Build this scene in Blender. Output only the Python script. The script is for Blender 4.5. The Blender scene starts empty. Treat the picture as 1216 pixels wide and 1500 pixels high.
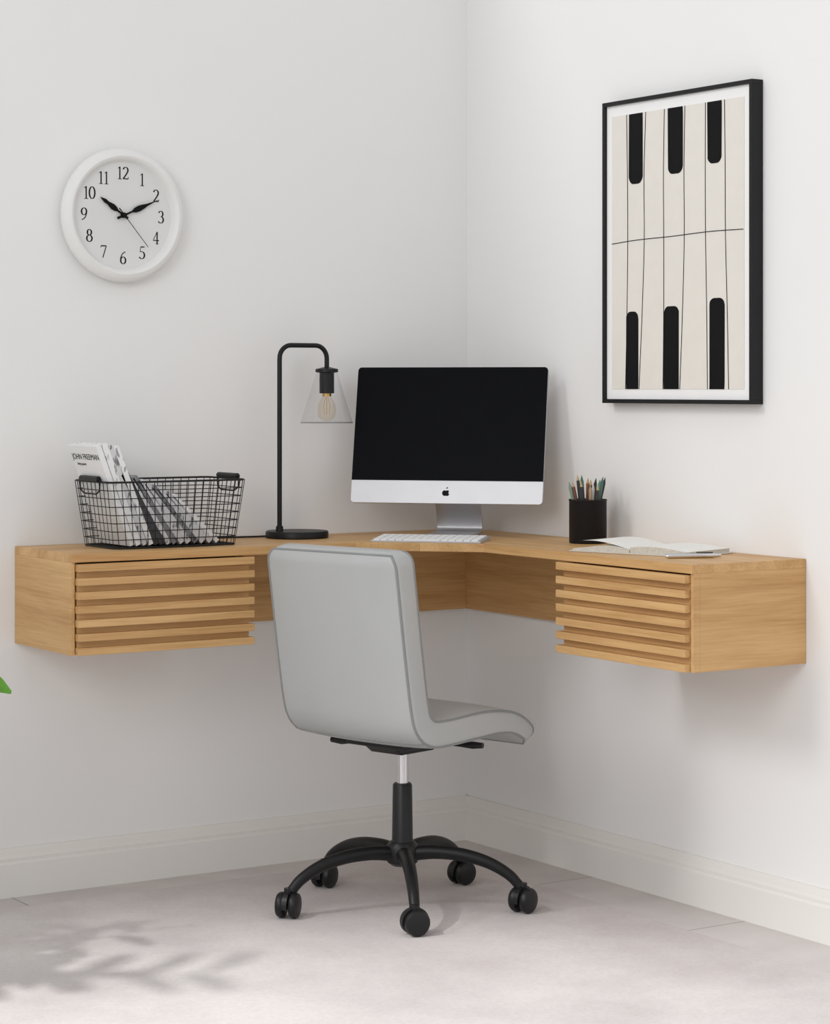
import bpy, bmesh, math, random
from mathutils import Vector, Matrix, Euler
random.seed(4)
S = bpy.context.scene
S.view_settings.view_transform = 'Standard'
S.view_settings.look = 'None'
S.view_settings.exposure = 0.0

# ------------------------------------------------------------------ materials
def s2l(c):
    return tuple(((v/255.0)/12.92 if v/255.0 <= 0.04045 else (((v/255.0)+0.055)/1.055)**2.4) for v in c)

def new_mat(name):
    m = bpy.data.materials.new(name); m.use_nodes = True
    nt = m.node_tree
    return m, nt, nt.nodes['Principled BSDF']

def mat(name, col, rough=0.5, metal=0.0, var=0.06, scale=20.0, bump=0.0, bscale=200.0, spec=0.5):
    m, nt, b = new_mat(name)
    c = s2l(col)
    N = nt.nodes; L = nt.links
    tc = N.new('ShaderNodeTexCoord')
    no = N.new('ShaderNodeTexNoise'); no.inputs['Scale'].default_value = scale
    no.inputs['Detail'].default_value = 4
    L.new(tc.outputs['Object'], no.inputs['Vector'])
    r = N.new('ShaderNodeValToRGB')
    r.color_ramp.elements[0].position = 0.3; r.color_ramp.elements[1].position = 0.7
    r.color_ramp.elements[0].color = tuple(v*(1-var) for v in c)+(1,)
    r.color_ramp.elements[1].color = tuple(min(1, v*(1+var)) for v in c)+(1,)
    L.new(no.outputs['Fac'], r.inputs['Fac'])
    L.new(r.outputs['Color'], b.inputs['Base Color'])
    b.inputs['Roughness'].default_value = rough
    b.inputs['Metallic'].default_value = metal
    b.inputs['Specular IOR Level'].default_value = spec
    if bump > 0:
        n2 = N.new('ShaderNodeTexNoise'); n2.inputs['Scale'].default_value = bscale
        n2.inputs['Detail'].default_value = 3
        L.new(tc.outputs['Object'], n2.inputs['Vector'])
        bp = N.new('ShaderNodeBump'); bp.inputs['Strength'].default_value = bump
        bp.inputs['Distance'].default_value = 0.002
        L.new(n2.outputs['Fac'], bp.inputs['Height'])
        L.new(bp.outputs['Normal'], b.inputs['Normal'])
    return m

def wood(name, axis):
    m, nt, b = new_mat(name)
    N = nt.nodes; L = nt.links
    tc = N.new('ShaderNodeTexCoord')
    def layer(along, across, detail):
        mp = N.new('ShaderNodeMapping')
        sc = [across]*3; sc[axis] = along
        mp.inputs['Scale'].default_value = sc
        L.new(tc.outputs['Object'], mp.inputs['Vector'])
        no = N.new('ShaderNodeTexNoise'); no.inputs['Scale'].default_value = 1.0
        no.inputs['Detail'].default_value = detail
        no.inputs['Distortion'].default_value = 0.6
        L.new(mp.outputs['Vector'], no.inputs['Vector'])
        return no
    a = layer(1.6, 22, 4); f = layer(9, 240, 3)
    mx = N.new('ShaderNodeMath'); mx.operation = 'MULTIPLY_ADD'
    mx.inputs[1].default_value = 0.35
    L.new(f.outputs['Fac'], mx.inputs[0])
    ml = N.new('ShaderNodeMath'); ml.operation = 'MULTIPLY'; ml.inputs[1].default_value = 0.65
    L.new(a.outputs['Fac'], ml.inputs[0]); L.new(ml.outputs[0], mx.inputs[2])
    r = N.new('ShaderNodeValToRGB')
    e = r.color_ramp.elements
    e[0].position = 0.34; e[0].color = s2l((186, 142, 91))+(1,)
    e[1].position = 0.64; e[1].color = s2l((217, 178, 125))+(1,)
    L.new(mx.outputs[0], r.inputs['Fac'])
    L.new(r.outputs['Color'], b.inputs['Base Color'])
    b.inputs['Roughness'].default_value = 0.45
    b.inputs['Specular IOR Level'].default_value = 0.3
    return m

M_wall = mat('wall_paint', (237, 237, 237), 0.85, var=0.006, scale=3, spec=0.15)
M_trim = mat('trim_paint', (232, 230, 226), 0.5, var=0.008, scale=4, spec=0.25)
M_woodX = wood('oak_x', 0); M_woodY = wood('oak_y', 1)
M_blk = mat('black_metal', (22, 22, 24), 0.42, var=0.1, spec=0.3)
M_blkpl = mat('black_plastic', (27, 27, 29), 0.38, var=0.1, spec=0.35)
M_chrome = mat('chrome', (215, 215, 218), 0.18, metal=1.0, var=0.02)
M_alu = mat('aluminium', (190, 190, 193), 0.38, metal=0.55, var=0.02)
M_screen = mat('screen_glass', (11, 12, 17), 0.35, var=0.1, spec=0.04)
M_white = mat('white_plastic', (233, 233, 232), 0.5, var=0.01, spec=0.3)
M_keys = mat('key_plastic', (243, 243, 243), 0.5, var=0.01, spec=0.3)
M_face = mat('clock_face_paper', (222, 222, 222), 0.7, var=0.01, spec=0.2)
M_ink = mat('ink', (20, 20, 22), 0.6, var=0.1, spec=0.1)
M_paper = mat('paper', (236, 235, 231), 0.8, var=0.02, scale=60, spec=0.2)
M_art = mat('art_paper', (226, 222, 215), 0.85, var=0.015, scale=30, spec=0.1)
M_mat = mat('mat_board', (240, 240, 240), 0.85, var=0.01, spec=0.1)
M_leather = mat('grey_leather', (178, 180, 180), 0.42, var=0.02, scale=8, bump=0.35, bscale=35, spec=0.35)
M_pipe = mat('leather_piping', (136, 139, 139), 0.45, var=0.03)
M_green = mat('leaf', (92, 155, 42), 0.5, var=0.25, scale=15)
M_pot = mat('pot_ceramic', (215, 210, 203), 0.6, var=0.05)
M_soil = mat('soil', (60, 45, 35), 0.95, var=0.3, scale=80)
M_dkgrey = mat('magazine_dark', (56, 56, 60), 0.5, var=0.3, scale=90)
M_brass = mat('brass', (200, 165, 100), 0.3, metal=1, var=0.05)

def printed(name, base, dark, scale, p0=0.36, p1=0.44):
    m, nt, b = new_mat(name); N = nt.nodes; L = nt.links
    tc = N.new('ShaderNodeTexCoord')
    mp = N.new('ShaderNodeMapping'); mp.inputs['Scale'].default_value = (scale, scale*1.2, scale*0.35)
    L.new(tc.outputs['Object'], mp.inputs['Vector'])
    v = N.new('ShaderNodeTexNoise'); v.inputs['Scale'].default_value = 1; v.inputs['Detail'].default_value = 2
    L.new(mp.outputs['Vector'], v.inputs['Vector'])
    r = N.new('ShaderNodeValToRGB'); r.color_ramp.interpolation = 'LINEAR'
    r.color_ramp.elements[0].position = p0; r.color_ramp.elements[0].color = s2l(dark)+(1,)
    r.color_ramp.elements[1].position = p1; r.color_ramp.elements[1].color = s2l(base)+(1,)
    L.new(v.outputs['Fac'], r.inputs['Fac']); L.new(r.outputs['Color'], b.inputs['Base Color'])
    b.inputs['Roughness'].default_value = 0.45
    return m
M_magc = mat('magazine_cover', (232, 232, 233), 0.4, var=0.02)
M_magw = printed('magazine_white', (232, 232, 232), (150, 150, 155), 110, 0.36, 0.42)
M_magg = printed('magazine_grey', (206, 206, 209), (110, 110, 114), 120)
M_magd = printed('magazine_slate', (122, 123, 127), (60, 60, 64), 110)

def thin_glass(name, tint=(1, 1, 1), edge=0.55):
    m = bpy.data.materials.new(name); m.use_nodes = True
    nt = m.node_tree; N = nt.nodes; L = nt.links
    N.remove(N['Principled BSDF'])
    out = [n for n in N if n.type == 'OUTPUT_MATERIAL'][0]
    t = N.new('ShaderNodeBsdfTransparent'); t.inputs['Color'].default_value = tint+(1,)
    g = N.new('ShaderNodeBsdfGlossy'); g.inputs['Roughness'].default_value = 0.03
    lw = N.new('ShaderNodeLayerWeight'); lw.inputs['Blend'].default_value = 0.15
    mu = N.new('ShaderNodeMath'); mu.operation = 'MULTIPLY'; mu.inputs[1].default_value = edge
    L.new(lw.outputs['Facing'], mu.inputs[0])
    mx = N.new('ShaderNodeMixShader')
    L.new(mu.outputs[0], mx.inputs[0]); L.new(t.outputs[0], mx.inputs[1]); L.new(g.outputs[0], mx.inputs[2])
    L.new(mx.outputs[0], out.inputs['Surface'])
    return m
M_glass = thin_glass('clear_glass', (0.97, 0.973, 0.977), 0.5)
M_bulbg = thin_glass('bulb_glass', (0.98, 0.94, 0.88), 0.5)

# ------------------------------------------------------------------ helpers
def group(name, loc=(0, 0, 0), rotz=0.0, world=False):
    e = bpy.data.objects.new(name, None)
    e.empty_display_size = 0.05
    e.location = loc; e.rotation_euler = (0, 0, rotz)
    S.collection.objects.link(e)
    e['world'] = 1 if world else 0
    return e

def link(o, parent, mats):
    S.collection.objects.link(o)
    if not isinstance(mats, (list, tuple)): mats = [mats]
    for m in mats: o.data.materials.append(m)
    if parent is not None:
        o.parent = parent
        if parent.get('world', 0):
            o.matrix_parent_inverse = Matrix.Translation(-Vector(parent.location))
    return o

def mesh_obj(name, verts, faces, mats, parent=None, smooth=False, bevel=0, segs=3, angle=35):
    me = bpy.data.meshes.new(name)
    me.from_pydata([tuple(v) for v in verts], [], faces)
    bm = bmesh.new(); bm.from_mesh(me)
    bmesh.ops.recalc_face_normals(bm, faces=bm.faces)
    bm.to_mesh(me); bm.free()
    if smooth:
        for p in me.polygons: p.use_smooth = True
        try: me.set_sharp_from_angle(angle=math.radians(angle))
        except Exception: pass
    o = bpy.data.objects.new(name, me)
    link(o, parent, mats)
    if bevel > 0:
        b = o.modifiers.new('bevel', 'BEVEL'); b.width = bevel; b.segments = segs
        b.limit_method = 'ANGLE'; b.angle_limit = math.radians(40)
        b.harden_normals = False
    return o

def box(name, lo, hi, m, parent=None, bevel=0.0, segs=2):
    x0, y0, z0 = [min(a, b) for a, b in zip(lo, hi)]
    x1, y1, z1 = [max(a, b) for a, b in zip(lo, hi)]
    v = [(x0, y0, z0), (x1, y0, z0), (x1, y1, z0), (x0, y1, z0), (x0, y0, z1), (x1, y0, z1), (x1, y1, z1), (x0, y1, z1)]
    f = [(0, 1, 2, 3), (4, 5, 6, 7), (0, 1, 5, 4), (1, 2, 6, 5), (2, 3, 7, 6), (3, 0, 4, 7)]
    return mesh_obj(name, v, f, m, parent, bevel=bevel, segs=segs)

def prism(name, pts, axis, a0, a1, m, parent=None, bevel=0, smooth=False):
    def mk(p, a):
        if axis == 2: return (p[0], p[1], a)
        if axis == 1: return (p[0], a, p[1])
        return (a, p[0], p[1])
    n = len(pts)
    v = [mk(p, a0) for p in pts]+[mk(p, a1) for p in pts]
    f = [tuple(range(n)), tuple(range(2*n-1, n-1, -1))]
    for i in range(n):
        j = (i+1) % n
        f.append((i, j, n+j, n+i))
    return mesh_obj(name, v, f, m, parent, bevel=bevel, smooth=smooth)

def lathe(name, prof, m, parent=None, n=48, loc=(0, 0, 0), axis='Z', smooth=True):
    v = []; f = []
    k = len(prof)
    for i in range(n):
        a = 2*math.pi*i/n
        for (r, z) in prof:
            r = max(r, 1e-5)
            p = Vector((r*math.cos(a), r*math.sin(a), z))
            if axis == 'Y': p = Vector((p.x, -p.z, p.y))
            if axis == 'X': p = Vector((p.z, p.x, p.y))
            v.append(p+Vector(loc))
    for i in range(n):
        j = (i+1) % n
        for q in range(k-1):
            f.append((i*k+q, j*k+q, j*k+q+1, i*k+q+1))
    return mesh_obj(name, v, f, m, parent, smooth=smooth, angle=40)

def tubes(name, lines, m, parent=None, n=8):
    V = []; F = []
    for pts, rad, closed in lines:
        pts = [Vector(p) for p in pts]; c = len(pts)
        rs = rad if isinstance(rad, (list, tuple)) else [rad]*c
        tan = []
        for i in range(c):
            if closed: t = pts[(i+1) % c]-pts[i-1]
            else: t = pts[min(i+1, c-1)]-pts[max(i-1, 0)]
            tan.append(t.normalized())
        up = Vector((0, 0, 1)) if abs(tan[0].z) < 0.9 else Vector((1, 0, 0))
        nr = (up-tan[0]*up.dot(tan[0])).normalized()
        base = len(V)
        for i in range(c):
            nr = (nr-tan[i]*nr.dot(tan[i]))
            nr.normalize()
            bn = tan[i].cross(nr)
            for k in range(n):
                a = 2*math.pi*k/n
                V.append(pts[i]+(nr*math.cos(a)+bn*math.sin(a))*rs[i])
        rng = c if closed else c-1
        for i in range(rng):
            j = (i+1) % c
            for k in range(n):
                l = (k+1) % n
                F.append((base+i*n+k, base+i*n+l, base+j*n+l, base+j*n+k))
        if not closed:
            F.append(tuple(base+k for k in range(n)))
            F.append(tuple(base+(c-1)*n+k for k in range(n)))
    return mesh_obj(name, V, F, m, parent, smooth=True, angle=50)

def rrect(x0, y0, x1, y1, r, k=6):
    out = []
    for cx, cy, a0 in ((x1-r, y1-r, 0), (x0+r, y1-r, 90), (x0+r, y0+r, 180), (x1-r, y0+r, 270)):
        for i in range(k+1):
            a = math.radians(a0+90*i/k)
            out.append((cx+r*math.cos(a), cy+r*math.sin(a)))
    return out

def catmull(pts, sub=8):
    P = [Vector(p) for p in pts]
    P = [P[0]*2-P[1]]+P+[P[-1]*2-P[-2]]
    out = []
    for i in range(1, len(P)-2):
        for s in range(sub):
            t = s/sub
            a, b, c, d = P[i-1], P[i], P[i+1], P[i+2]
            out.append(0.5*((2*b)+(c-a)*t+(2*a-5*b+4*c-d)*t*t+(-a+3*b-3*c+d)*t**3))
    out.append(P[-2])
    return out

# ------------------------------------------------------------------ room
box('wall_back', (-6, 0, 0), (0.12, 0.12, 2.7), M_wall)
box('wall_right', (0, -6, 0), (0.12, 0.0, 2.7), M_wall)

def floor_mat():
    m, nt, b = new_mat('floor_tile'); N = nt.nodes; L = nt.links
    tc = N.new('ShaderNodeTexCoord')
    br = N.new('ShaderNodeTexBrick')
    br.inputs['Scale'].default_value = 1.0
    br.inputs['Mortar Size'].default_value = 0.0018
    br.inputs['Mortar Smooth'].default_value = 0.1
    br.inputs['Brick Width'].default_value = 1.2
    br.inputs['Row Height'].default_value = 0.52
    br.offset = 0.45
    br.inputs['Color1'].default_value = s2l((205, 200, 198))+(1,)
    br.inputs['Color2'].default_value = s2l((208, 203, 202))+(1,)
    br.inputs['Mortar'].default_value = s2l((145, 141, 139))+(1,)
    mp = N.new('ShaderNodeMapping'); mp.inputs['Location'].default_value = (0.0, 0.005, 0)
    L.new(tc.outputs['Object'], mp.inputs['Vector']); L.new(mp.outputs['Vector'], br.inputs['Vector'])
    no = N.new('ShaderNodeTexNoise'); no.inputs['Scale'].default_value = 5; no.inputs['Detail'].default_value = 8
    L.new(tc.outputs['Object'], no.inputs['Vector'])
    r = N.new('ShaderNodeValToRGB')
    r.color_ramp.elements[0].position = 0.35; r.color_ramp.elements[0].color = (0.9, 0.89, 0.89, 1)
    r.color_ramp.elements[1].position = 0.65; r.color_ramp.elements[1].color = (1.05, 1.05, 1.05, 1)
    L.new(no.outputs['Fac'], r.inputs['Fac'])
    mx = N.new('ShaderNodeMix'); mx.data_type = 'RGBA'; mx.blend_type = 'MULTIPLY'; mx.inputs[0].default_value = 1
    L.new(br.outputs['Color'], mx.inputs[6]); L.new(r.outputs['Color'], mx.inputs[7])
    L.new(mx.outputs[2], b.inputs['Base Color'])
    b.inputs['Roughness'].default_value = 0.55
    b.inputs['Specular IOR Level'].default_value = 0.3
    return m
box('floor', (-6, -6, -0.06), (0.12, 0.12, 0.0), floor_mat())

def rug_mat():
    m, nt, b = new_mat('rug_weave'); N = nt.nodes; L = nt.links
    tc = N.new('ShaderNodeTexCoord')
    no = N.new('ShaderNodeTexNoise'); no.inputs['Scale'].default_value = 2.2; no.inputs['Detail'].default_value = 9
    no.inputs['Roughness'].default_value = 0.62
    L.new(tc.outputs['Object'], no.inputs['Vector'])
    r = N.new('ShaderNodeValToRGB')
    e = r.color_ramp.elements
    e[0].position = 0.36; e[0].color = s2l((199, 192, 192))+(1,)
    e[1].position = 0.62; e[1].color = s2l((216, 211, 210))+(1,)
    L.new(no.outputs['Fac'], r.inputs['Fac'])
    n2 = N.new('ShaderNodeTexNoise'); n2.inputs['Scale'].default_value = 130; n2.inputs['Detail'].default_value = 4
    L.new(tc.outputs['Object'], n2.inputs['Vector'])
    r2 = N.new('ShaderNodeValToRGB')
    r2.color_ramp.elements[0].position = 0.3; r2.color_ramp.elements[0].color = (0.93, 0.93, 0.93, 1)
    r2.color_ramp.elements[1].position = 0.7; r2.color_ramp.elements[1].color = (1.02, 1.02, 1.02, 1)
    L.new(n2.outputs['Fac'], r2.inputs['Fac'])
    mx = N.new('ShaderNodeMix'); mx.data_type = 'RGBA'; mx.blend_type = 'MULTIPLY'; mx.inputs[0].default_value = 1
    L.new(r.outputs['Color'], mx.inputs[6]); L.new(r2.outputs['Color'], mx.inputs[7])
    L.new(mx.outputs[2], b.inputs['Base Color'])
    bp = N.new('ShaderNodeBump'); bp.inputs['Strength'].default_value = 0.12; bp.inputs['Distance'].default_value = 0.002
    L.new(n2.outputs['Fac'], bp.inputs['Height']); L.new(bp.outputs['Normal'], b.inputs['Normal'])
    b.inputs['Roughness'].default_value = 0.9; b.inputs['Specular IOR Level'].default_value = 0.15
    return m
RUG = 0.003
box('area_rug', (-3.2, -3.2, 0.0), (-0.175, -0.12, RUG), rug_mat(), bevel=0.001)

bp = [(0, 0), (0.018, 0), (0.018, 0.072), (0.015, 0.077), (0.0155, 0.084), (0.011, 0.090), (0.009, 0.098), (0.006, 0.105), (0, 0.105)]
prism('baseboard_back', [(-p[0], p[1]) for p in bp], 0, -6, 0, M_trim)
prism('baseboard_right', [(-p[0], p[1]) for p in bp], 1, -6, -0.0, M_trim)

# ------------------------------------------------------------------ desk
TZ0, TZ1, BZ = 0.739, 0.757, 0.547
D = group('corner_desk', (-0.4, -0.4, 0.65), world=True)
e = 0.001
prism('top_left', [(-e, -e), (-1.186, -e), (-1.186, -0.296), (-0.5, -0.296), (-0.398, -0.398)], 2, TZ0, TZ1, M_woodX, D, bevel=0.0008)
prism('top_right', [(-e, -e), (-0.398, -0.398), (-0.296, -0.5), (-0.296, -1.210), (-e, -1.210)], 2, TZ0, TZ1, M_woodY, D, bevel=0.0008)
box('back_rail_left', (-0.80, -0.018, 0.563), (-e, -e, TZ0), M_woodX, D, 0.0006)
box('back_rail_right', (-0.018, -0.80, 0.563), (-e, -0.018, TZ0), M_woodY, D, 0.0006)
box('left_end_panel', (-1.186, -0.276, BZ), (-1.168, -e, TZ0), M_woodY, D, 0.0006)
box('left_inner_panel', (-0.793, -0.276, BZ), (-0.775, -e, TZ0), M_woodY, D, 0.0006)
box('left_bottom', (-1.168, -0.276, BZ), (-0.793, -e, BZ+0.014), M_woodX, D)
box('left_end_lip', (-1.186, -0.292, BZ), (-1.178, -0.2762, TZ0), M_woodY, D)
box('left_drawer_front', (-1.172, -0.2885, BZ+0.001), (-0.767, -0.2765, TZ0-0.004), M_woodX, D)
box('right_end_panel', (-0.276, -1.210, BZ), (-e, -1.192, TZ0), M_woodX, D, 0.0006)
box('right_inner_panel', (-0.276, -0.812, BZ), (-e, -0.794, TZ0), M_woodX, D, 0.0006)
box('right_bottom', (-0.276, -1.192, BZ), (-e, -0.812, BZ+0.014), M_woodY, D)
box('right_end_lip', (-0.292, -1.210, BZ), (-0.2762, -1.202, TZ0), M_woodX, D)
box('right_drawer_front', (-0.2885, -1.197, BZ+0.001), (-0.2765, -0.784, TZ0-0.004), M_woodY, D)
for i in range(7):
    z = BZ + 0.0005 + i*0.0288
    box('left_slat_%d' % (i+1), (-1.176, -0.306, z), (-0.762, -0.2882, z+0.0155), M_woodX, D, 0.001)
    box('right_slat_%d' % (i+1), (-0.306, -1.200, z), (-0.2882, -0.778, z+0.0155), M_woodY, D, 0.001)

# ------------------------------------------------------------------ wall clock
CX, CZ, CR = -0.938, 1.482, 0.149
C = group('wall_clock', (CX, 0, CZ))
rim = [(0.0, 0.001), (0.128, 0.001), (0.138, 0.004), (0.146, 0.012), (CR, 0.020), (0.1485, 0.026), (0.144, 0.033), (0.137, 0.038),
       (0.131, 0.040), (0.126, 0.038), (0.122, 0.032), (0.120, 0.026), (0.1185, 0.022)]
lathe('clock_rim', rim, M_white, C, 96, axis='Y')
lathe('clock_dial', [(0, 0.022), (0.119, 0.022), (0.119, 0.0205), (0, 0.0205)], M_face, C, 96, axis='Y')
def arc(cx, cy, rx, ry, a0, a1, n=14):
    return [(cx+rx*math.cos(math.radians(a0+(a1-a0)*i/n)), cy+ry*math.sin(math.radians(a0+(a1-a0)*i/n))) for i in range(n+1)]
GL = {
 '0': (0.56, [(arc(0.28, 0.5, 0.23, 0.46, 90, 450, 28), None)]),
 '1': (0.46, [([(0.24, 0.98), (0.24, 0.04)], 0.085), ([(0.08, 0.84), (0.24, 0.96)], 0.04), ([(0.08, 0.025), (0.40, 0.025)], 0.04)]),
 '2': (0.56, [(arc(0.27, 0.72, 0.20, 0.24, 165, -30)+[(0.30, 0.36), (0.07, 0.06)], None), ([(0.05, 0.055), (0.49, 0.055)], 0.065), ([(0.49, 0.055), (0.52, 0.20)], 0.04)]),
 '3': (0.54, [(arc(0.24, 0.74, 0.18, 0.22, 160, -80), None), (arc(0.23, 0.28, 0.23, 0.26, 88, -150), None)]),
 '4': (0.58, [([(0.38, 0.97), (0.38, 0.03)], 0.085), ([(0.38, 0.97), (0.04, 0.30)], 0.04), ([(0.03, 0.29), (0.55, 0.29)], 0.055), ([(0.26, 0.025), (0.50, 0.025)], 0.036)]),
 '5': (0.54, [([(0.14, 0.95), (0.47, 0.95)], 0.07), ([(0.14, 0.95), (0.10, 0.55)], 0.04), (arc(0.23, 0.31, 0.24, 0.28, 115, -150), None)]),
 '6': (0.56, [([(0.47, 0.97), (0.30, 0.88), (0.16, 0.70), (0.08, 0.48), (0.07, 0.32)], 0.06), (arc(0.29, 0.30, 0.21, 0.27, 180, 540, 24), None)]),
 '7': (0.54, [([(0.05, 0.94), (0.49, 0.94)], 0.075), ([(0.49, 0.94), (0.20, 0.02)], 0.06), ([(0.05, 0.94), (0.03, 0.80)], 0.036)]),
 '8': (0.56, [(arc(0.28, 0.74, 0.17, 0.22, 90, 450, 22), None), (arc(0.28, 0.27, 0.22, 0.25, 90, 450, 22), None)]),
 '9': (0.56, [(arc(0.27, 0.68, 0.21, 0.27, 0, 360, 24), None), ([(0.48, 0.68), (0.47, 0.50), (0.40, 0.28), (0.26, 0.12), (0.09, 0.04)], 0.06)]),
}
def numeral(name, s, cx, cz, h):
    wid = sum(GL[c][0] for c in s)*h; x = cx-wid/2; V = []; F = []
    for c in s:
        w, st = GL[c]
        for pts, th in st:
            P = [(x+px*h, cz+(py-0.5)*h) for px, py in pts]
            b0 = len(V)
            for i, p in enumerate(P):
                q0 = P[max(i-1, 0)]; q1 = P[min(i+1, len(P)-1)]
                tx, tz = q1[0]-q0[0], q1[1]-q0[1]; L_ = math.hypot(tx, tz) or 1; tx /= L_; tz /= L_
                t = (th if th else 0.038+0.066*abs(tz)**1.5)*h
                V += [(p[0]-tz*t/2*1.15, -0.0222, p[1]+tx*t/2*1.15), (p[0]+tz*t/2*1.15, -0.0222, p[1]-tx*t/2*1.15)]
                V += [(V[-2][0], -0.0226, V[-2][2]), (V[-1][0], -0.0226, V[-1][2])]
            for i in range(len(P)-1):
                a = b0+i*4; b = a+4
                F += [(a+2, a+3, b+3, b+2), (a, a+2, b+2, b), (a+1, a+3, b+3, b+1)]
        x += w*h
    mesh_obj(name, V, F, M_ink, C)
for h in range(1, 13):
    a = math.radians(h*30)
    numeral('numeral_%d' % h, str(h), 0.094*math.sin(a), 0.094*math.cos(a), 0.0285)
def hand(name, ang, prof, y):
    a = math.radians(ang)
    pts = []
    for (w, l) in prof: pts.append((w, l))
    for (w, l) in reversed(prof): pts.append((-w, l))
    R = [(p[0]*math.cos(a)+p[1]*math.sin(a), -p[0]*math.sin(a)+p[1]*math.cos(a)) for p in pts]
    prism(name, R, 1, y, y-0.001, M_ink, C)
hand('hour_hand', 304, [(0.003, -0.012), (0.0022, 0.0), (0.0022, 0.018), (0.0055, 0.024), (0.0065, 0.032), (0.005, 0.040), (0.0035, 0.046), (0.0045, 0.054), (0.0005, 0.068)], -0.026)
hand('minute_hand', 66, [(0.003, -0.018), (0.0022, 0.0), (0.002, 0.022), (0.0055, 0.030), (0.0065, 0.040), (0.005, 0.052), (0.003, 0.060), (0.0015, 0.075), (0.0004, 0.092)], -0.028)
hand('second_hand', 140, [(0.0012, -0.02), (0.0007, 0.0), (0.0005, 0.09)], -0.030)
lathe('hand_hub', [(0, 0.033), (0.005, 0.033), (0.006, 0.030), (0.006, 0.022)], M_ink, C, 24, axis='Y')

# ------------------------------------------------------------------ framed art
A = group('framed_wall_art', (0, -0.83, 1.40), world=True)
Y0, Y1, Z0, Z1 = -1.081, -0.579, 1.066, 1.733
FT = 0.009; FD = -0.031
box('frame_top', (FD, Y0, Z1-FT), (-e, Y1, Z1), M_blk, A, 0.0006)
box('frame_bottom', (FD, Y0, Z0), (-e, Y1, Z0+FT), M_blk, A, 0.0006)
box('frame_far', (FD, Y1-FT, Z0+FT), (-e, Y1, Z1-FT), M_blk, A, 0.0006)
box('frame_near', (FD, Y0, Z0+FT), (-e, Y0+FT, Z1-FT), M_blk, A, 0.0006)
box('mat_board', (-0.024, Y0+FT, Z0+FT), (-0.004, Y1-FT, Z1-FT), M_mat, A)
AX = -0.025
box('art_print', (AX, -1.050, 1.097), (-0.0242, -0.607, 1.700), M_art, A)
def key(name, ya, yb, za, zb, topflat):
    r = 0.016
    pts = rrect(min(ya, yb), za, max(ya, yb), zb, r, 5)
    out = []
    for (y, z) in pts:
        if topflat and z > zb-r: z = zb
        if (not topflat) and z < za+r: z = za
        if topflat and z == zb: y = max(ya, yb) if y > (ya+yb)/2 else min(ya, yb)
        if (not topflat) and z == za: y = max(ya, yb) if y > (ya+yb)/2 else min(ya, yb)
        if not out or (abs(out[-1][0]-y)+abs(out[-1][1]-z)) > 1e-5: out.append((y, z))
    out = [(y+random.uniform(-0.0007, 0.0007), z) for y, z in out]
    prism(name, out, 0, AX-0.0006, AX-0.0001, M_ink, A)
key('black_key_1', -0.668, -0.716, 1.546, 1.700, True)
key('black_key_2', -0.803, -0.853, 1.558, 1.700, True)
key('black_key_3', -0.934, -0.980, 1.570, 1.700, True)
key('black_key_4', -0.658, -0.701, 1.097, 1.267, False)
key('black_key_5', -0.789, -0.840, 1.097, 1.275, False)
key('black_key_6', -0.940, -0.989, 1.097, 1.288, False)
ln = []
for (yt, ym, yb) in ((-0.660, -0.664, -0.656), (-0.727, -0.722, -0.7035), (-0.791, -0.789, -0.7865), (-0.860, -0.858, -0.843), (-0.9276, -0.928, -0.934), (-0.989, -0.992, -1.002)):
    ln.append((catmull([(AX-0.0004, yt, 1.700), (AX-0.0004, ym+0.001, 1.56), (AX-0.0004, ym, 1.42), (AX-0.0004, (ym+yb)/2-0.001, 1.25), (AX-0.0004, yb, 1.097)], 4), 0.0009, False))
ln.append((catmull([(AX-0.0004, -0.607, 1.4185), (AX-0.0004, -0.70, 1.423), (AX-0.0004, -0.815, 1.4245), (AX-0.0004, -0.94, 1.428), (AX-0.0004, -1.048, 1.427)], 4), 0.0009, False))
tubes('ink_lines', ln, M_ink, A, 6)

# ------------------------------------------------------------------ computer
Mo = group('desktop_computer', (-0.192, -0.224, TZ1), math.radians(-47))
tilt = math.radians(13)
PW, PH, PB, PY = 0.452, 0.321, 0.078, -0.080
def tp(x, y, z):
    return (x, PY+y*math.cos(tilt)+z*math.sin(tilt), PB-y*math.sin(tilt)+z*math.cos(tilt))
def tilt_obj(o):
    for v in o.data.vertices: v.co = tp(*v.co)
    return o
def rprism(name, x0, z0, x1, z1, r, y0, y1, m, bevel=0):
    o = prism(name, rrect(x0, z0, x1, z1, r, 6), 1, y0, y1, m, Mo, bevel=bevel)
    return tilt_obj(o)
rprism('display_housing', -PW/2, 0, PW/2, PH, 0.009, 0.0, 0.007, M_alu, 0.0012)
bv = []; bf = []
rings = [(1.0, 0.0065), (0.93, 0.012), (0.75, 0.021), (0.5, 0.029), (0.25, 0.033), (0.02, 0.034)]
for (sc, yy) in rings:
    for (x, z) in rrect(-PW/2+0.002, 0.002, PW/2-0.002, PH-0.002, 0.009, 6):
        bv.append(tp(x*sc, yy, PH/2+(z-PH/2)*sc))
k = 28
for i in range(len(rings)-1):
    for j in range(k):
        l = (j+1) % k
        bf.append((i*k+j, i*k+l, (i+1)*k+l, (i+1)*k+j))
bf.append(tuple(range((len(rings)-1)*k, len(rings)*k)))
mesh_obj('display_back', bv, bf, M_alu, Mo, smooth=True)
CH = 0.0535
gl = rrect(-PW/2+0.0008, CH-0.02, PW/2-0.0008, PH-0.0008, 0.0085, 6)
gl = [p for p in gl if p[1] > CH]
gl = gl[:14]+[(-PW/2+0.0008, CH), (PW/2-0.0008, CH)]
tilt_obj(prism('display_glass', gl, 1, -0.0012, 0.0, M_screen, Mo))
lg = []
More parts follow.
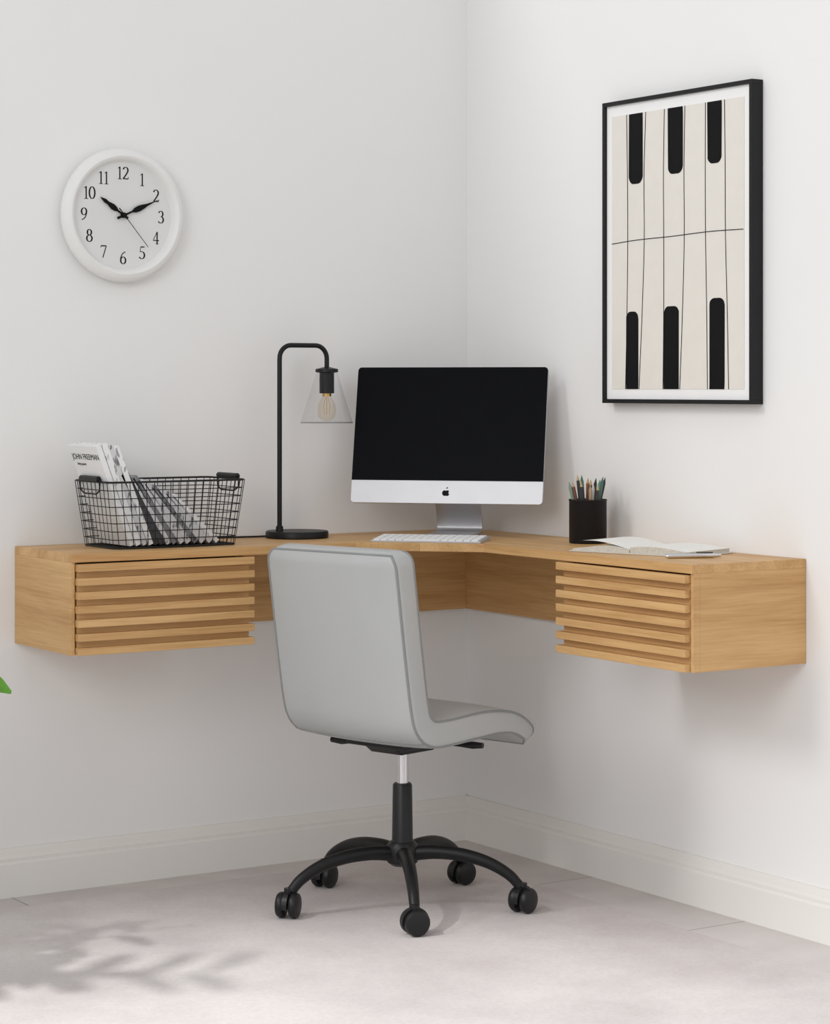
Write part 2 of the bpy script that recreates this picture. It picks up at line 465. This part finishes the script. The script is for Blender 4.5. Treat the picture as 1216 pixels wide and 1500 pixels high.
for i in range(40):
    a = 2*math.pi*i/40
    r = 0.0085*(1+0.06*math.cos(2*a))
    x = r*math.cos(a)*0.98; z = r*math.sin(a)*0.95
    if z > 0: z -= 0.0022*math.exp(-(x/0.003)**2)
    else: z += 0.0016*math.exp(-(x/0.0025)**2)
    d = math.hypot(x-0.0112, z-0.001)
    if d < 0.0052:
        q = 0.0052/max(d, 1e-6); x = 0.0112+(x-0.0112)*q; z = 0.001+(z-0.001)*q
    lg.append((x, z+CH/2-0.002))
tilt_obj(prism('fruit_logo', lg, 1, -0.0006, 0.0, M_ink, Mo))
tilt_obj(prism('logo_leaf', [(0.0003, CH/2+0.0075), (0.001, CH/2+0.0105), (0.0042, CH/2+0.0125), (0.0035, CH/2+0.0092)], 1, -0.0006, 0.0, M_ink, Mo))
sp = catmull([(0, -0.095, 0.003), (0, -0.02, 0.0034), (0, 0.050, 0.005), (0, 0.066, 0.012), (0, 0.064, 0.035), (0, 0.045, 0.085), (0, 0.020, 0.150), (0, 0.012, 0.185)], 6)
sv = []; sf = []
W = 0.054; T = 0.0026
for i, p in enumerate(sp):
    t = (sp[min(i+1, len(sp)-1)]-sp[max(i-1, 0)]).normalized()
    nrm = Vector((0, -t.z, t.y))
    w = W
    for sx in (-1, 1):
        for sn in (-1, 1):
            q = p+nrm*T*sn; sv.append((sx*w, q.y, max(q.z, 0.0002)))
for i in range(len(sp)-1):
    a = i*4; b = a+4
    sf += [(a, a+1, b+1, b), (a+2, a+3, b+3, b+2), (a, a+2, b+2, b), (a+1, a+3, b+3, b+1)]
sf += [(0, 1, 3, 2), (len(sv)-4, len(sv)-3, len(sv)-1, len(sv)-2)]
mesh_obj('stand', sv, sf, M_alu, Mo, smooth=True, angle=30)

K = group('keyboard', (-0.339, -0.3525, TZ1), math.radians(-46))
kb = prism('keyboard_body', [(-0.055, 0.0), (0.055, 0.0), (0.055, 0.010), (-0.055, 0.004)], 0, -0.125, 0.125, M_alu, K, bevel=0.0008)
kv = []; kf = []
for r in range(6):
    ncol = 14
    for c in range(ncol):
        if r == 0 and 4 <= c <= 8:
            if c > 4: continue
            x0 = -0.120+c*0.01715; x1 = x0+0.01715*5-0.0025
        else:
            x0 = -0.120+c*0.01715; x1 = x0+0.0147
        y0 = -0.051+r*0.0172; y1 = y0+0.0148
        b0 = len(kv)
        for (x, y, dz) in ((x0, y0, 0), (x1, y0, 0), (x1, y1, 0), (x0, y1, 0), (x0, y0, 0.002), (x1, y0, 0.002), (x1, y1, 0.002), (x0, y1, 0.002)):
            kv.append((x, y, 0.007+y*0.0545+dz))
        kf += [tuple(b0+i for i in q) for q in ((4, 5, 6, 7), (0, 1, 5, 4), (1, 2, 6, 5), (2, 3, 7, 6), (3, 0, 4, 7), (0, 1, 2, 3))]
mesh_obj('keys', kv, kf, M_keys, K)

# ------------------------------------------------------------------ desk lamp
Lp = group('desk_lamp', (-0.531, -0.088, TZ1))
lathe('base', [(0, 0), (0.069, 0), (0.072, 0.002), (0.072, 0.013), (0.070, 0.016), (0.020, 0.018), (0.012, 0.0185), (0.0, 0.0185)], M_blk, Lp, 64)
RX, TX, TZt = -0.046, 0.079, 0.440
pts = [(RX, 0, 0.015), (RX, 0, 0.2), (RX, 0, TZt-0.035)]
for i in range(1, 9):
    a = math.radians(180-90*i/8); pts.append((RX+0.03+0.03*math.cos(a), 0, TZt-0.03+0.03*math.sin(a)))
for i in range(0, 9):
    a = math.radians(90-90*i/8); pts.append((TX-0.03+0.03*math.cos(a), 0, TZt-0.03+0.03*math.sin(a)))
pts.append((TX, 0, 0.385))
tubes('arm', [(pts, 0.0055, False)], M_blk, Lp, 14)
lathe('collar', [(0, 0.012), (0.008, 0.012), (0.009, 0.0), (0, 0)], M_blk, Lp, 20, (RX, 0, 0.016))
lathe('socket', [(0, 0.392), (0.010, 0.390), (0.026, 0.386), (0.0265, 0.379), (0.017, 0.377), (0.017, 0.330), (0.0, 0.330)], M_blk, Lp, 32, (TX, 0, 0))
lathe('glass_shade', [(0.024, 0.381), (0.027, 0.370), (0.060, 0.262)], M_glass, Lp, 64, (TX, 0, 0))
lathe('shade_lip', [(0.0605, 0.2635), (0.0605, 0.2615), (0.0593, 0.2615), (0.0593, 0.2635)], thin_glass('glass_rim', (0.75, 0.76, 0.77), 0.5), Lp, 64, (TX, 0, 0))
lathe('bulb_cap', [(0, 0.332), (0.0105, 0.332), (0.0105, 0.323), (0, 0.323)], M_brass, Lp, 24, (TX, 0, 0))
lathe('bulb', [(0.0100, 0.325), (0.0115, 0.320), (0.0195, 0.305), (0.0215, 0.290), (0.019, 0.276), (0.011, 0.267), (0, 0.2645)], M_bulbg, Lp, 32, (TX, 0, 0))
fl = []
for i in range(6):
    a = i*math.pi/3
    fl.append(([(TX+0.003*math.cos(a), 0.003*math.sin(a), 0.322), (TX+0.009*math.cos(a), 0.009*math.sin(a), 0.300), (TX+0.006*math.cos(a), 0.006*math.sin(a), 0.281)], 0.0005, False))
tubes('filament', fl, M_brass, Lp, 5)
tubes('power_cord', [(catmull([(-0.060, 0.03, 0.004), (-0.09, 0.045, 0.003), (-0.14, 0.052, 0.003), (-0.2, 0.06, 0.003), (-0.26, 0.068, 0.003)], 5), 0.0022, False)], M_blk, Lp, 8)

# ------------------------------------------------------------------ wire basket + magazines
BX = -0.912; BY = -0.153
B = group('wire_basket', (BX, BY, TZ1))
bx0, by0, bx1, by1, BH = 0.145, 0.080, 0.165, 0.090, 0.143
wr = 0.001
lines = []
def rl(hx, hy, z, r): return ([(x, y, z) for x, y in rrect(-hx, -hy, hx, hy, r, 4)])
zb = 0.003
lines.append((rl(bx1, by1, BH, 0.02), 0.0022, True))
lines.append((rl(bx0, by0, zb, 0.015), 0.002, True))
nh = 8
for i in range(1, nh):
    t = i/nh
    lines.append((rl(bx0+(bx1-bx0)*t, by0+(by1-by0)*t, zb+(BH-zb)*t, 0.015+0.005*t), wr, True))
nl, ns = 17, 9
for i in range(nl):
    u = -1+2*(i+0.5)/nl
    lines.append(([(u*bx1, -by1, BH), (u*bx0, -by0, zb), (u*bx0, by0, zb), (u*bx1, by1, BH)], wr, False))
for i in range(ns):
    u = -1+2*(i+0.5)/ns
    lines.append(([(-bx1, u*by1, BH), (-bx0, u*by0, zb), (bx0, u*by0, zb), (bx1, u*by1, BH)], wr, False))
tubes('wire_mesh', lines, M_blk, B, 6)
for s, nm in ((-1, 'left'), (1, 'right')):
    x = s*(bx1+0.002)
    tubes('handle_'+nm, [([(x, -0.045, BH+0.006), (x, -0.043, BH+0.006), (x, 0.043, BH+0.006), (x, 0.045, BH+0.006)], [0.004, 0.0065, 0.0065, 0.004], False)], M_blk, B, 14)
    tubes('handle_wire_'+nm, [([(x, -0.050, BH+0.005), (x, -0.048, BH-0.018), (x-s*0.001, -0.03, BH-0.026), (x-s*0.001, 0.03, BH-0.026), (x, 0.048, BH-0.018), (x, 0.050, BH+0.005)], 0.0018, False),
         ([(x, -0.052, BH+0.006), (x, 0.052, BH+0.006)], 0.002, False)], M_blk, B, 8)

G = group('magazines', (BX, BY, TZ1+0.006))
def magazine(name, xb, lean, th, h, d, yc, m, txt=None, zoff=0.0):
    a = math.radians(lean)
    def tr(x, y, z):
        return (xb+x*math.cos(a)-z*math.sin(a), y+yc, x*math.sin(a)+z*math.cos(a)+zoff)
    o = box(name, (0, -d/2, 0), (th, d/2, h), m, G)
    for v in o.data.vertices: v.co = tr(*v.co)
    b = o.modifiers.new('bevel', 'BEVEL'); b.width = 0.001; b.segments = 2
    if txt:
        for (body, size, yy, zz) in txt:
            cu = bpy.data.curves.new('title', 'FONT'); cu.body = body; cu.size = size; cu.extrude = 0.0001
            cu.align_x = 'CENTER'; cu.align_y = 'CENTER'
            t = bpy.data.objects.new('cover_title', cu)
            Rl = Matrix(((0, 0, -1), (-1, 0, 0), (0, 1, 0)))
            Ry = Matrix(((math.cos(a), 0, -math.sin(a)), (0, 1, 0), (math.sin(a), 0, math.cos(a))))
            t.matrix_local = Matrix.Translation(tr(-0.0004, yy, zz)) @ (Ry @ Rl).to_4x4()
            link(t, G, M_ink)
magazine('magazine_1', -0.108, 20.5, 0.012, 0.228, 0.142, -0.004, M_magc, [('JOHN FREEMAN', 0.0185, 0, 0.202), ('living spaces', 0.009, 0.03, 0.186)])
magazine('magazine_2', -0.094, 20.5, 0.014, 0.230, 0.142, -0.005, M_magw)
magazine('magazine_3', -0.078, 20.8, 0.011, 0.228, 0.142, -0.004, M_magg)
magazine('magazine_4', -0.065, 21.2, 0.012, 0.226, 0.142, -0.005, M_magw)
xs = -0.050
for i, (th, m, ll) in enumerate([(0.010, M_dkgrey, 0.172), (0.014, M_dkgrey, 0.176), (0.011, M_magg, 0.170), (0.013, M_magd, 0.174), (0.012, M_magg, 0.168), (0.013, M_magg, 0.166), (0.012, M_magd, 0.160), (0.013, M_magg, 0.158), (0.012, M_magg, 0.152), (0.010, M_magw, 0.148)]):
    if xs > 0.124: break
    magazine('magazine_%d' % (5+i), xs, 28+i*2.0, th, ll, 0.142, -0.004, m)
    xs += th/math.cos(math.radians(28+i*2.0))+0.0012

# ------------------------------------------------------------------ pencil cup
PC = group('pencil_holder', (-0.082, -0.594, TZ1))
lathe('cup', [(0, 0.0), (0.040, 0.0), (0.0415, 0.002), (0.0415, 0.093), (0.043, 0.095), (0.0415, 0.097), (0.0395, 0.095), (0.0395, 0.004), (0, 0.004)], mat('mesh_black', (26, 26, 29), 0.5, var=0.35, scale=400, spec=0.2), PC, 40)
cols = [(40, 40, 42), (50, 105, 85), (205, 205, 200), (140, 85, 55), (60, 70, 75), (90, 140, 110), (35, 35, 38), (175, 150, 120), (25, 25, 28), (110, 60, 50), (70, 110, 100), (220, 218, 210), (45, 45, 48), (30, 30, 32), (120, 150, 130), (60, 50, 45)]
hs = [0.140, 0.150, 0.132, 0.143, 0.128, 0.140, 0.150, 0.130, 0.142, 0.136, 0.147, 0.126, 0.138, 0.144, 0.134, 0.130]
for i, c in enumerate(cols):
    a = i*2.4; r0 = 0.026*math.sqrt((i+0.5)/16); r1 = 0.046*math.sqrt((i+0.5)/16)
    h = hs[i]
    m = mat('pencil_col_%d' % i, c, 0.45)
    tip = mat('pencil_tip_%d' % i, (190, 160, 120), 0.6) if i % 3 == 0 else m
    p0 = Vector((r0*math.cos(a+0.5)*0.5, r0*math.sin(a+0.5)*0.5, 0.006)); p1 = Vector((r1*math.cos(a), r1*math.sin(a), h))
    dd = (p1-p0)
    tubes('pencil_%d' % (i+1), [([p0, p0+dd*0.90, p0+dd*0.91], [0.0038, 0.0038, 0.0035], False)], m, PC, 7)
    tubes('pencil_point_%d' % (i+1), [([p0+dd*0.91, p1], [0.0035, 0.0005], False)], tip, PC, 7)

# ------------------------------------------------------------------ open notebook
NB = group('open_notebook', (-0.150, -0.900, TZ1), math.radians(-72))
box('cover', (-0.150, -0.082, 0.0003), (0.150, 0.082, 0.003), mat('notebook_cover', (205, 200, 190), 0.6), NB, 0.001)
M_edge = mat('page_edges', (200, 197, 188), 0.8, var=0.12, scale=300)
for s, nm, lift, th in ((-1, 'left', 0.010, 0.004), (1, 'right', 0.006, 0.010)):
    v = []; f = []; n = 16
    for i in range(n+1):
        u = i/n
        x = s*(0.001+0.142*u); z = 0.0035+th*(1-0.25*u)+lift*math.sin(min(1, u*1.1+0.03)*math.pi)**0.8*(1-0.3*u)
        for y in (-0.078, 0.078):
            v.append((x, y, z)); v.append((x, y, 0.0031))
    for i in range(n):
        a = i*4; b = a+4
        f += [(a, b, b+2, a+2), (a+1, b+1, b+3, a+3), (a, b, b+1, a+1), (a+2, b+2, b+3, a+3)]
    f += [(0, 1, 3, 2), (n*4, n*4+1, n*4+3, n*4+2)]
    o = mesh_obj('pages_'+nm, v, f, [M_paper, M_edge], NB, smooth=True, angle=40)
    for p in o.data.polygons:
        if abs(p.normal.z) < 0.3: p.material_index = 1
v = []; f = []
for i in range(13):
    u = i/12
    x = -0.002-0.128*u; z = 0.010+0.018*math.sin(u*math.pi*0.62)-0.004*u
    v += [(x, -0.077, z), (x, 0.077, z)]
for i in range(12): f.append((2*i, 2*i+2, 2*i+3, 2*i+1))
mesh_obj('lifted_page', v, f, M_paper, NB, smooth=True)
PN = group('pen', (-0.185, -1.075, TZ1+0.0052), math.radians(-20))
tubes('barrel', [([(-0.06, 0, 0), (-0.052, 0, 0), (-0.05, 0, 0), (0.045, 0, 0), (0.05, 0, 0), (0.062, 0, 0)], [0.001, 0.003, 0.005, 0.005, 0.004, 0.003], False)], M_chrome, PN, 12)
tubes('clip', [([(0.045, 0, 0.006), (0.01, 0, 0.0065)], 0.001, False)], M_blk, PN, 6)

# ------------------------------------------------------------------ office chair
CH_ = group('office_chair', (-0.546, -0.559, RUG), math.radians(-74.3))
prof = catmull([(0, -0.199, 0.770), (0, -0.187, 0.690), (0, -0.174, 0.600), (0, -0.160, 0.510), (0, -0.149, 0.448), (0, -0.137, 0.415), (0, -0.107, 0.394), (0, -0.050, 0.392), (0, 0.03, 0.396), (0, 0.100, 0.396), (0, 0.155, 0.388), (0, 0.198, 0.366), (0, 0.216, 0.340)], 7)
HW, HT = 0.183, 0.028
cum = [0]
for i in range(1, len(prof)): cum.append(cum[-1]+(prof[i]-prof[i-1]).length)
tot = cum[-1]
def at(s):
    s = max(0, min(tot, s))
    for i in range(1, len(cum)):
        if cum[i] >= s:
            t = (s-cum[i-1])/(cum[i]-cum[i-1])
            return prof[i-1].lerp(prof[i], t)
    return prof[-1]
ss = [0, 0.001, 0.003, 0.006, 0.010, 0.015, 0.022, 0.03]
ss = ss+[0.03+(tot-0.06)*i/60 for i in range(1, 60)]+[tot-q for q in reversed(ss)]
V = []; F = []; rings_ = []
def crossec(hw, ht, r, kk=5, nx=10):
    base = rrect(-hw, -ht, hw, ht, r, kk)
    out = []
    for i, p in enumerate(base):
        q = base[(i+1) % len(base)]
        out.append(p)
        if abs(q[0]-p[0]) > 0.05:
            for j in range(1, nx): out.append((p[0]+(q[0]-p[0])*j/nx, p[1]))
    return out
info = []
for s in ss:
    p = at(s); t = (at(s+0.006)-at(s-0.006)).normalized()
    nrm = Vector((0, -t.z, t.y))
    dend = min(s, tot-s)
    R = 0.034
    hw = HW if dend > R else HW-R+math.sqrt(max(0, R*R-(R-dend)**2))
    R2 = 0.020
    base_ht = HT*(1.0 if s < tot*0.75 else 1.0-0.3*(s-tot*0.75)/(tot*0.25))
    ht = base_ht if dend > R2 else base_ht-R2+math.sqrt(max(0, R2*R2-(R2-dend)**2))
    ht = max(ht, 0.009)
    cs = crossec(hw, ht, min(0.011, ht*0.8))
    info.append((s, p, nrm, hw, ht))
    ring = []
    for (x, h) in cs:
        puff = 0.006*(1-min(1, abs(x)/HW)**3)*(1 if h > 0 else -1) if abs(h) > ht*0.95 and dend > 0.02 else 0
        ring.append(len(V)); V.append(p+Vector((x, 0, 0))+nrm*(h+puff))
    rings_.append(ring)
for a, b in zip(rings_[:-1], rings_[1:]):
    n = len(a)
    for i in range(n):
        j = (i+1) % n
        F.append((a[i], a[j], b[j], b[i]))
F.append(tuple(rings_[0])); F.append(tuple(rings_[-1]))
mesh_obj('padded_shell', V, F, M_leather, CH_, smooth=True, angle=60)
pl = []
for sg in (-1, 1):
    for side in (-1, 1):
        pl.append(([p+Vector((side*(hw-0.0035), 0, 0))+nrm*sg*(ht-0.002) for (s, p, nrm, hw, ht) in info[3:-3]], 0.0026, False))
    for idx in (3, -4):
        s, p, nrm, hw, ht = info[idx]
        pl.append(([p+Vector((x*(hw-0.003)/5, 0, 0))+nrm*sg*(ht-0.001) for x in range(-5, 6)], 0.0026, False))
tubes('piping', pl, M_pipe, CH_, 8)
si = min(range(len(info)), key=lambda i: abs(info[i][1].y+0.120)+abs(info[i][1].z-0.399))
s, p, nrm, hw, ht = info[si]
for sg in (-1, 1):
    if (p+nrm*sg*ht).z < p.z:
        tubes('bottom_seam', [([p+Vector((x*(hw-0.003)/8, 0, 0))+nrm*sg*(ht+0.006*(1-abs(x/8)**3)-0.0005) for x in range(-8, 9)], 0.0026, False)], M_pipe, CH_, 8)
box('seat_plate', (-0.085, -0.085, 0.346), (0.085, 0.085, 0.362), M_blkpl, CH_, 0.004)
prism('tilt_mechanism', [(-0.075, 0.348), (-0.05, 0.330), (0.05, 0.330), (0.070, 0.348)], 0, -0.045, 0.045, M_blkpl, CH_, bevel=0.003)
tubes('height_lever', [([(0.04, 0.06, 0.345), (0.10, 0.075, 0.343), (0.125, 0.080, 0.345), (0.150, 0.085, 0.346)], [0.004, 0.004, 0.008, 0.006], False)], M_blkpl, CH_, 10)
tubes('tilt_lever', [([(-0.04, -0.05, 0.347), (-0.09, -0.06, 0.347), (-0.115, -0.065, 0.348), (-0.14, -0.07, 0.348)], [0.004, 0.004, 0.009, 0.006], False)], M_blkpl, CH_, 10)
lathe('gas_lift', [(0, 0.24), (0.0125, 0.24), (0.0125, 0.335), (0, 0.335)], M_chrome, CH_, 32)
lathe('column_cover', [(0, 0.262), (0.018, 0.262), (0.0205, 0.258), (0.0225, 0.13), (0.024, 0.125), (0, 0.125)], M_blkpl, CH_, 32)
lathe('hub', [(0, 0.140), (0.026, 0.139), (0.034, 0.130), (0.036, 0.112), (0.032, 0.095), (0.022, 0.088), (0, 0.088)], M_blkpl, CH_, 32)
for k_ in range(5):
    a = math.radians(-42.7+72*k_); ca, sa = math.cos(a), math.sin(a)
    raw = catmull([(0.020, 0, 0.114), (0.07, 0, 0.119), (0.13, 0, 0.115), (0.185, 0, 0.101), (0.228, 0, 0.078), (0.252, 0, 0.054)], 5)
    pts = [(p.x*ca, p.x*sa, p.z) for p in raw]
    rr = [0.0165-0.006*i/(len(raw)-1) for i in range(len(raw))]
    tubes('leg_%d' % (k_+1), [(pts, rr, False)], M_blk, CH_, 14)
    cx, cy = 0.258*ca, 0.258*sa
    sw = a+math.radians([15, -25, 70, 20, -40][k_])
    ux, uy = math.cos(sw), math.sin(sw)
    wv = []; wf = []
    wp = [(0.0, 0.0), (0.018, 0.0), (0.0245, 0.002), (0.0265, 0.006), (0.0265, 0.012), (0.024, 0.0165), (0.015, 0.019), (0.006, 0.0195), (0, 0.0195)]
    nW = 28
    for sd in (-1, 1):
        b0 = len(wv)
        for i in range(nW):
            t = 2*math.pi*i/nW
            for (r, w) in wp:
                ax = sd*(0.005+w); rx = r*math.cos(t); rz = r*math.sin(t)
                wv.append((cx+ux*ax-uy*rx, cy+uy*ax+ux*rx, 0.0268+rz))
        q = len(wp)
        for i in range(nW):
            j = (i+1) % nW
            for z in range(q-1): wf.append((b0+i*q+z, b0+j*q+z, b0+j*q+z+1, b0+i*q+z+1))
    mesh_obj('castor_wheels_%d' % (k_+1), wv, wf, M_blkpl, CH_, smooth=True, angle=45)
    hv = []; hf = []
    nH = 14
    for i in range(nH+1):
        t = math.radians(-10+200*i/nH)
        for (r, ax) in ((0.010, -0.0055), (0.0295, -0.0055), (0.0295, 0.0055), (0.010, 0.0055)):
            rx = r*math.cos(t); rz = r*math.sin(t)
            hv.append((cx+ux*ax-uy*rx, cy+uy*ax+ux*rx, 0.0268+rz))
    for i in range(nH):
        a0 = i*4; b0 = a0+4
        for z in range(4): hf.append((a0+z, a0+(z+1) % 4, b0+(z+1) % 4, b0+z))
    hf += [(0, 1, 2, 3), (nH*4, nH*4+1, nH*4+2, nH*4+3)]
    mesh_obj('castor_hood_%d' % (k_+1), hv, hf, M_blkpl, CH_, smooth=True, angle=40)
    tubes('castor_stem_%d' % (k_+1), [([(cx, cy, 0.040), (cx, cy, 0.062)], 0.009, False)], M_blkpl, CH_, 12)

# ------------------------------------------------------------------ plant at the left, a leaf tip reaches into view
PL = group('potted_plant', (-1.98, -0.55, RUG))
lathe('pot', [(0, 0), (0.10, 0), (0.115, 0.01), (0.14, 0.24), (0.145, 0.25), (0.135, 0.25), (0.13, 0.225), (0, 0.225)], M_pot, PL, 40)
lathe('soil', [(0, 0.23), (0.131, 0.228), (0.131, 0.22), (0, 0.22)], M_soil, PL, 32)
stems = []; LV = []; LF = []
def leaf(p, d, L, wd, side=None):
    d = d.normalized()
    if side is None: side = d.cross(Vector((0, 0, 1)))
    side = side.normalized(); up = side.cross(d)
    b0 = len(LV); n = 7
    for i in range(n+1):
        u = i/n
        w = wd*math.sin(math.pi*min(1, u*0.93+0.04))**0.8*(1-0.25*u)
        c = p+d*L*u-Vector((0, 0, 1))*L*0.35*u*u
        LV.append(c-side*w+up*w*0.25); LV.append(c); LV.append(c+side*w+up*w*0.25)
    for i in range(n):
        a = b0+i*3
        LF.append((a, a+1, a+4, a+3)); LF.append((a+1, a+2, a+5, a+4))
for i in range(13):
    a = i*2.399; r = 0.16+0.14*((i*7) % 5)/4; h = 0.52+0.46*((i*3) % 7)/6
    p0 = Vector((0.03*math.cos(a), 0.03*math.sin(a), 0.22)); p3 = Vector((r*math.cos(a), r*math.sin(a), h))
    cv = catmull([p0, p0.lerp(p3, 0.35)+Vector((0, 0, 0.10)), p0.lerp(p3, 0.7)+Vector((0, 0, 0.08)), p3], 5)
    stems.append((cv, [0.005-0.003*j/(len(cv)-1) for j in range(len(cv))], False))
    for j in range(5, len(cv)):
        b = a+j*2.1+i
        leaf(cv[j], Vector((math.cos(b), math.sin(b), 0.35)), 0.12+0.05*random.random(), 0.018+0.01*random.random())
cv = catmull([(0.03, 0.0, 0.22), (0.16, 0.01, 0.42), (0.32, 0.02, 0.54), (0.43, 0.03, 0.56)], 6)
stems.append((cv, [0.005-0.003*j/(len(cv)-1) for j in range(len(cv))], False))
for j in range(8, len(cv)-1, 2): leaf(cv[j], Vector((0.3, (-1)**(j//2), 0.3)), 0.11, 0.024)
leaf(cv[-1], Vector((1, -0.1, -0.02)), 0.130, 0.030, side=Vector((0.15, -0.3, 0.95)))
tubes('stems', stems, M_green, PL, 7)
mesh_obj('leaves', LV, LF, M_green, PL, smooth=True)

# ------------------------------------------------------------------ light
w = bpy.data.worlds.new('world'); S.world = w; w.use_nodes = True
bg = w.node_tree.nodes['Background']; bg.inputs[0].default_value = (1.0, 0.998, 0.997, 1); bg.inputs[1].default_value = 0.735
sd = bpy.data.lights.new('sun', 'SUN'); sd.energy = 0.66; sd.angle = math.radians(14); sd.color = (1, 0.99, 0.98)
so = bpy.data.objects.new('sun', sd); S.collection.objects.link(so)
so.rotation_euler = Vector((0.84, -0.13, -0.54)).to_track_quat('-Z', 'Y').to_euler()
ad = bpy.data.lights.new('fill_light', 'AREA'); ad.shape = 'RECTANGLE'; ad.size = 1.8; ad.size_y = 1.6; ad.energy = 42  # added soft fill aimed at the corner, no actual window behind it
ao = bpy.data.objects.new('fill_light', ad); S.collection.objects.link(ao)
ao.location = (-4.6, -3.2, 2.4)
ao.rotation_euler = (Vector((-0.3, -0.3, 0.8))-Vector(ao.location)).to_track_quat('-Z', 'Y').to_euler()
pd = bpy.data.lights.new('added_floor_spot', 'SPOT'); pd.energy = 600; pd.shadow_soft_size = 0.09  # added spot brightening the front floor and throwing leaf shadows, no real opening
pd.spot_size = math.radians(31); pd.spot_blend = 0.7; pd.color = (1, 0.985, 0.96)
po = bpy.data.objects.new('added_floor_spot', pd); S.collection.objects.link(po)
po.location = (-4.3, -0.9, 3.9)
po.rotation_euler = (Vector((-1.60, -1.45, 0))-Vector(po.location)).to_track_quat('-Z', 'Y').to_euler()

# ------------------------------------------------------------------ camera
cam = bpy.data.cameras.new('camera'); co = bpy.data.objects.new('camera', cam); S.collection.objects.link(co)
cam.sensor_fit = 'HORIZONTAL'; cam.sensor_width = 36; cam.lens = 3418/1216*36
cam.shift_y = -184/1216
co.location = (-3.2026, -4.716, 1.103)
co.rotation_euler = (math.radians(90), 0, math.radians(-32.89))
S.camera = co
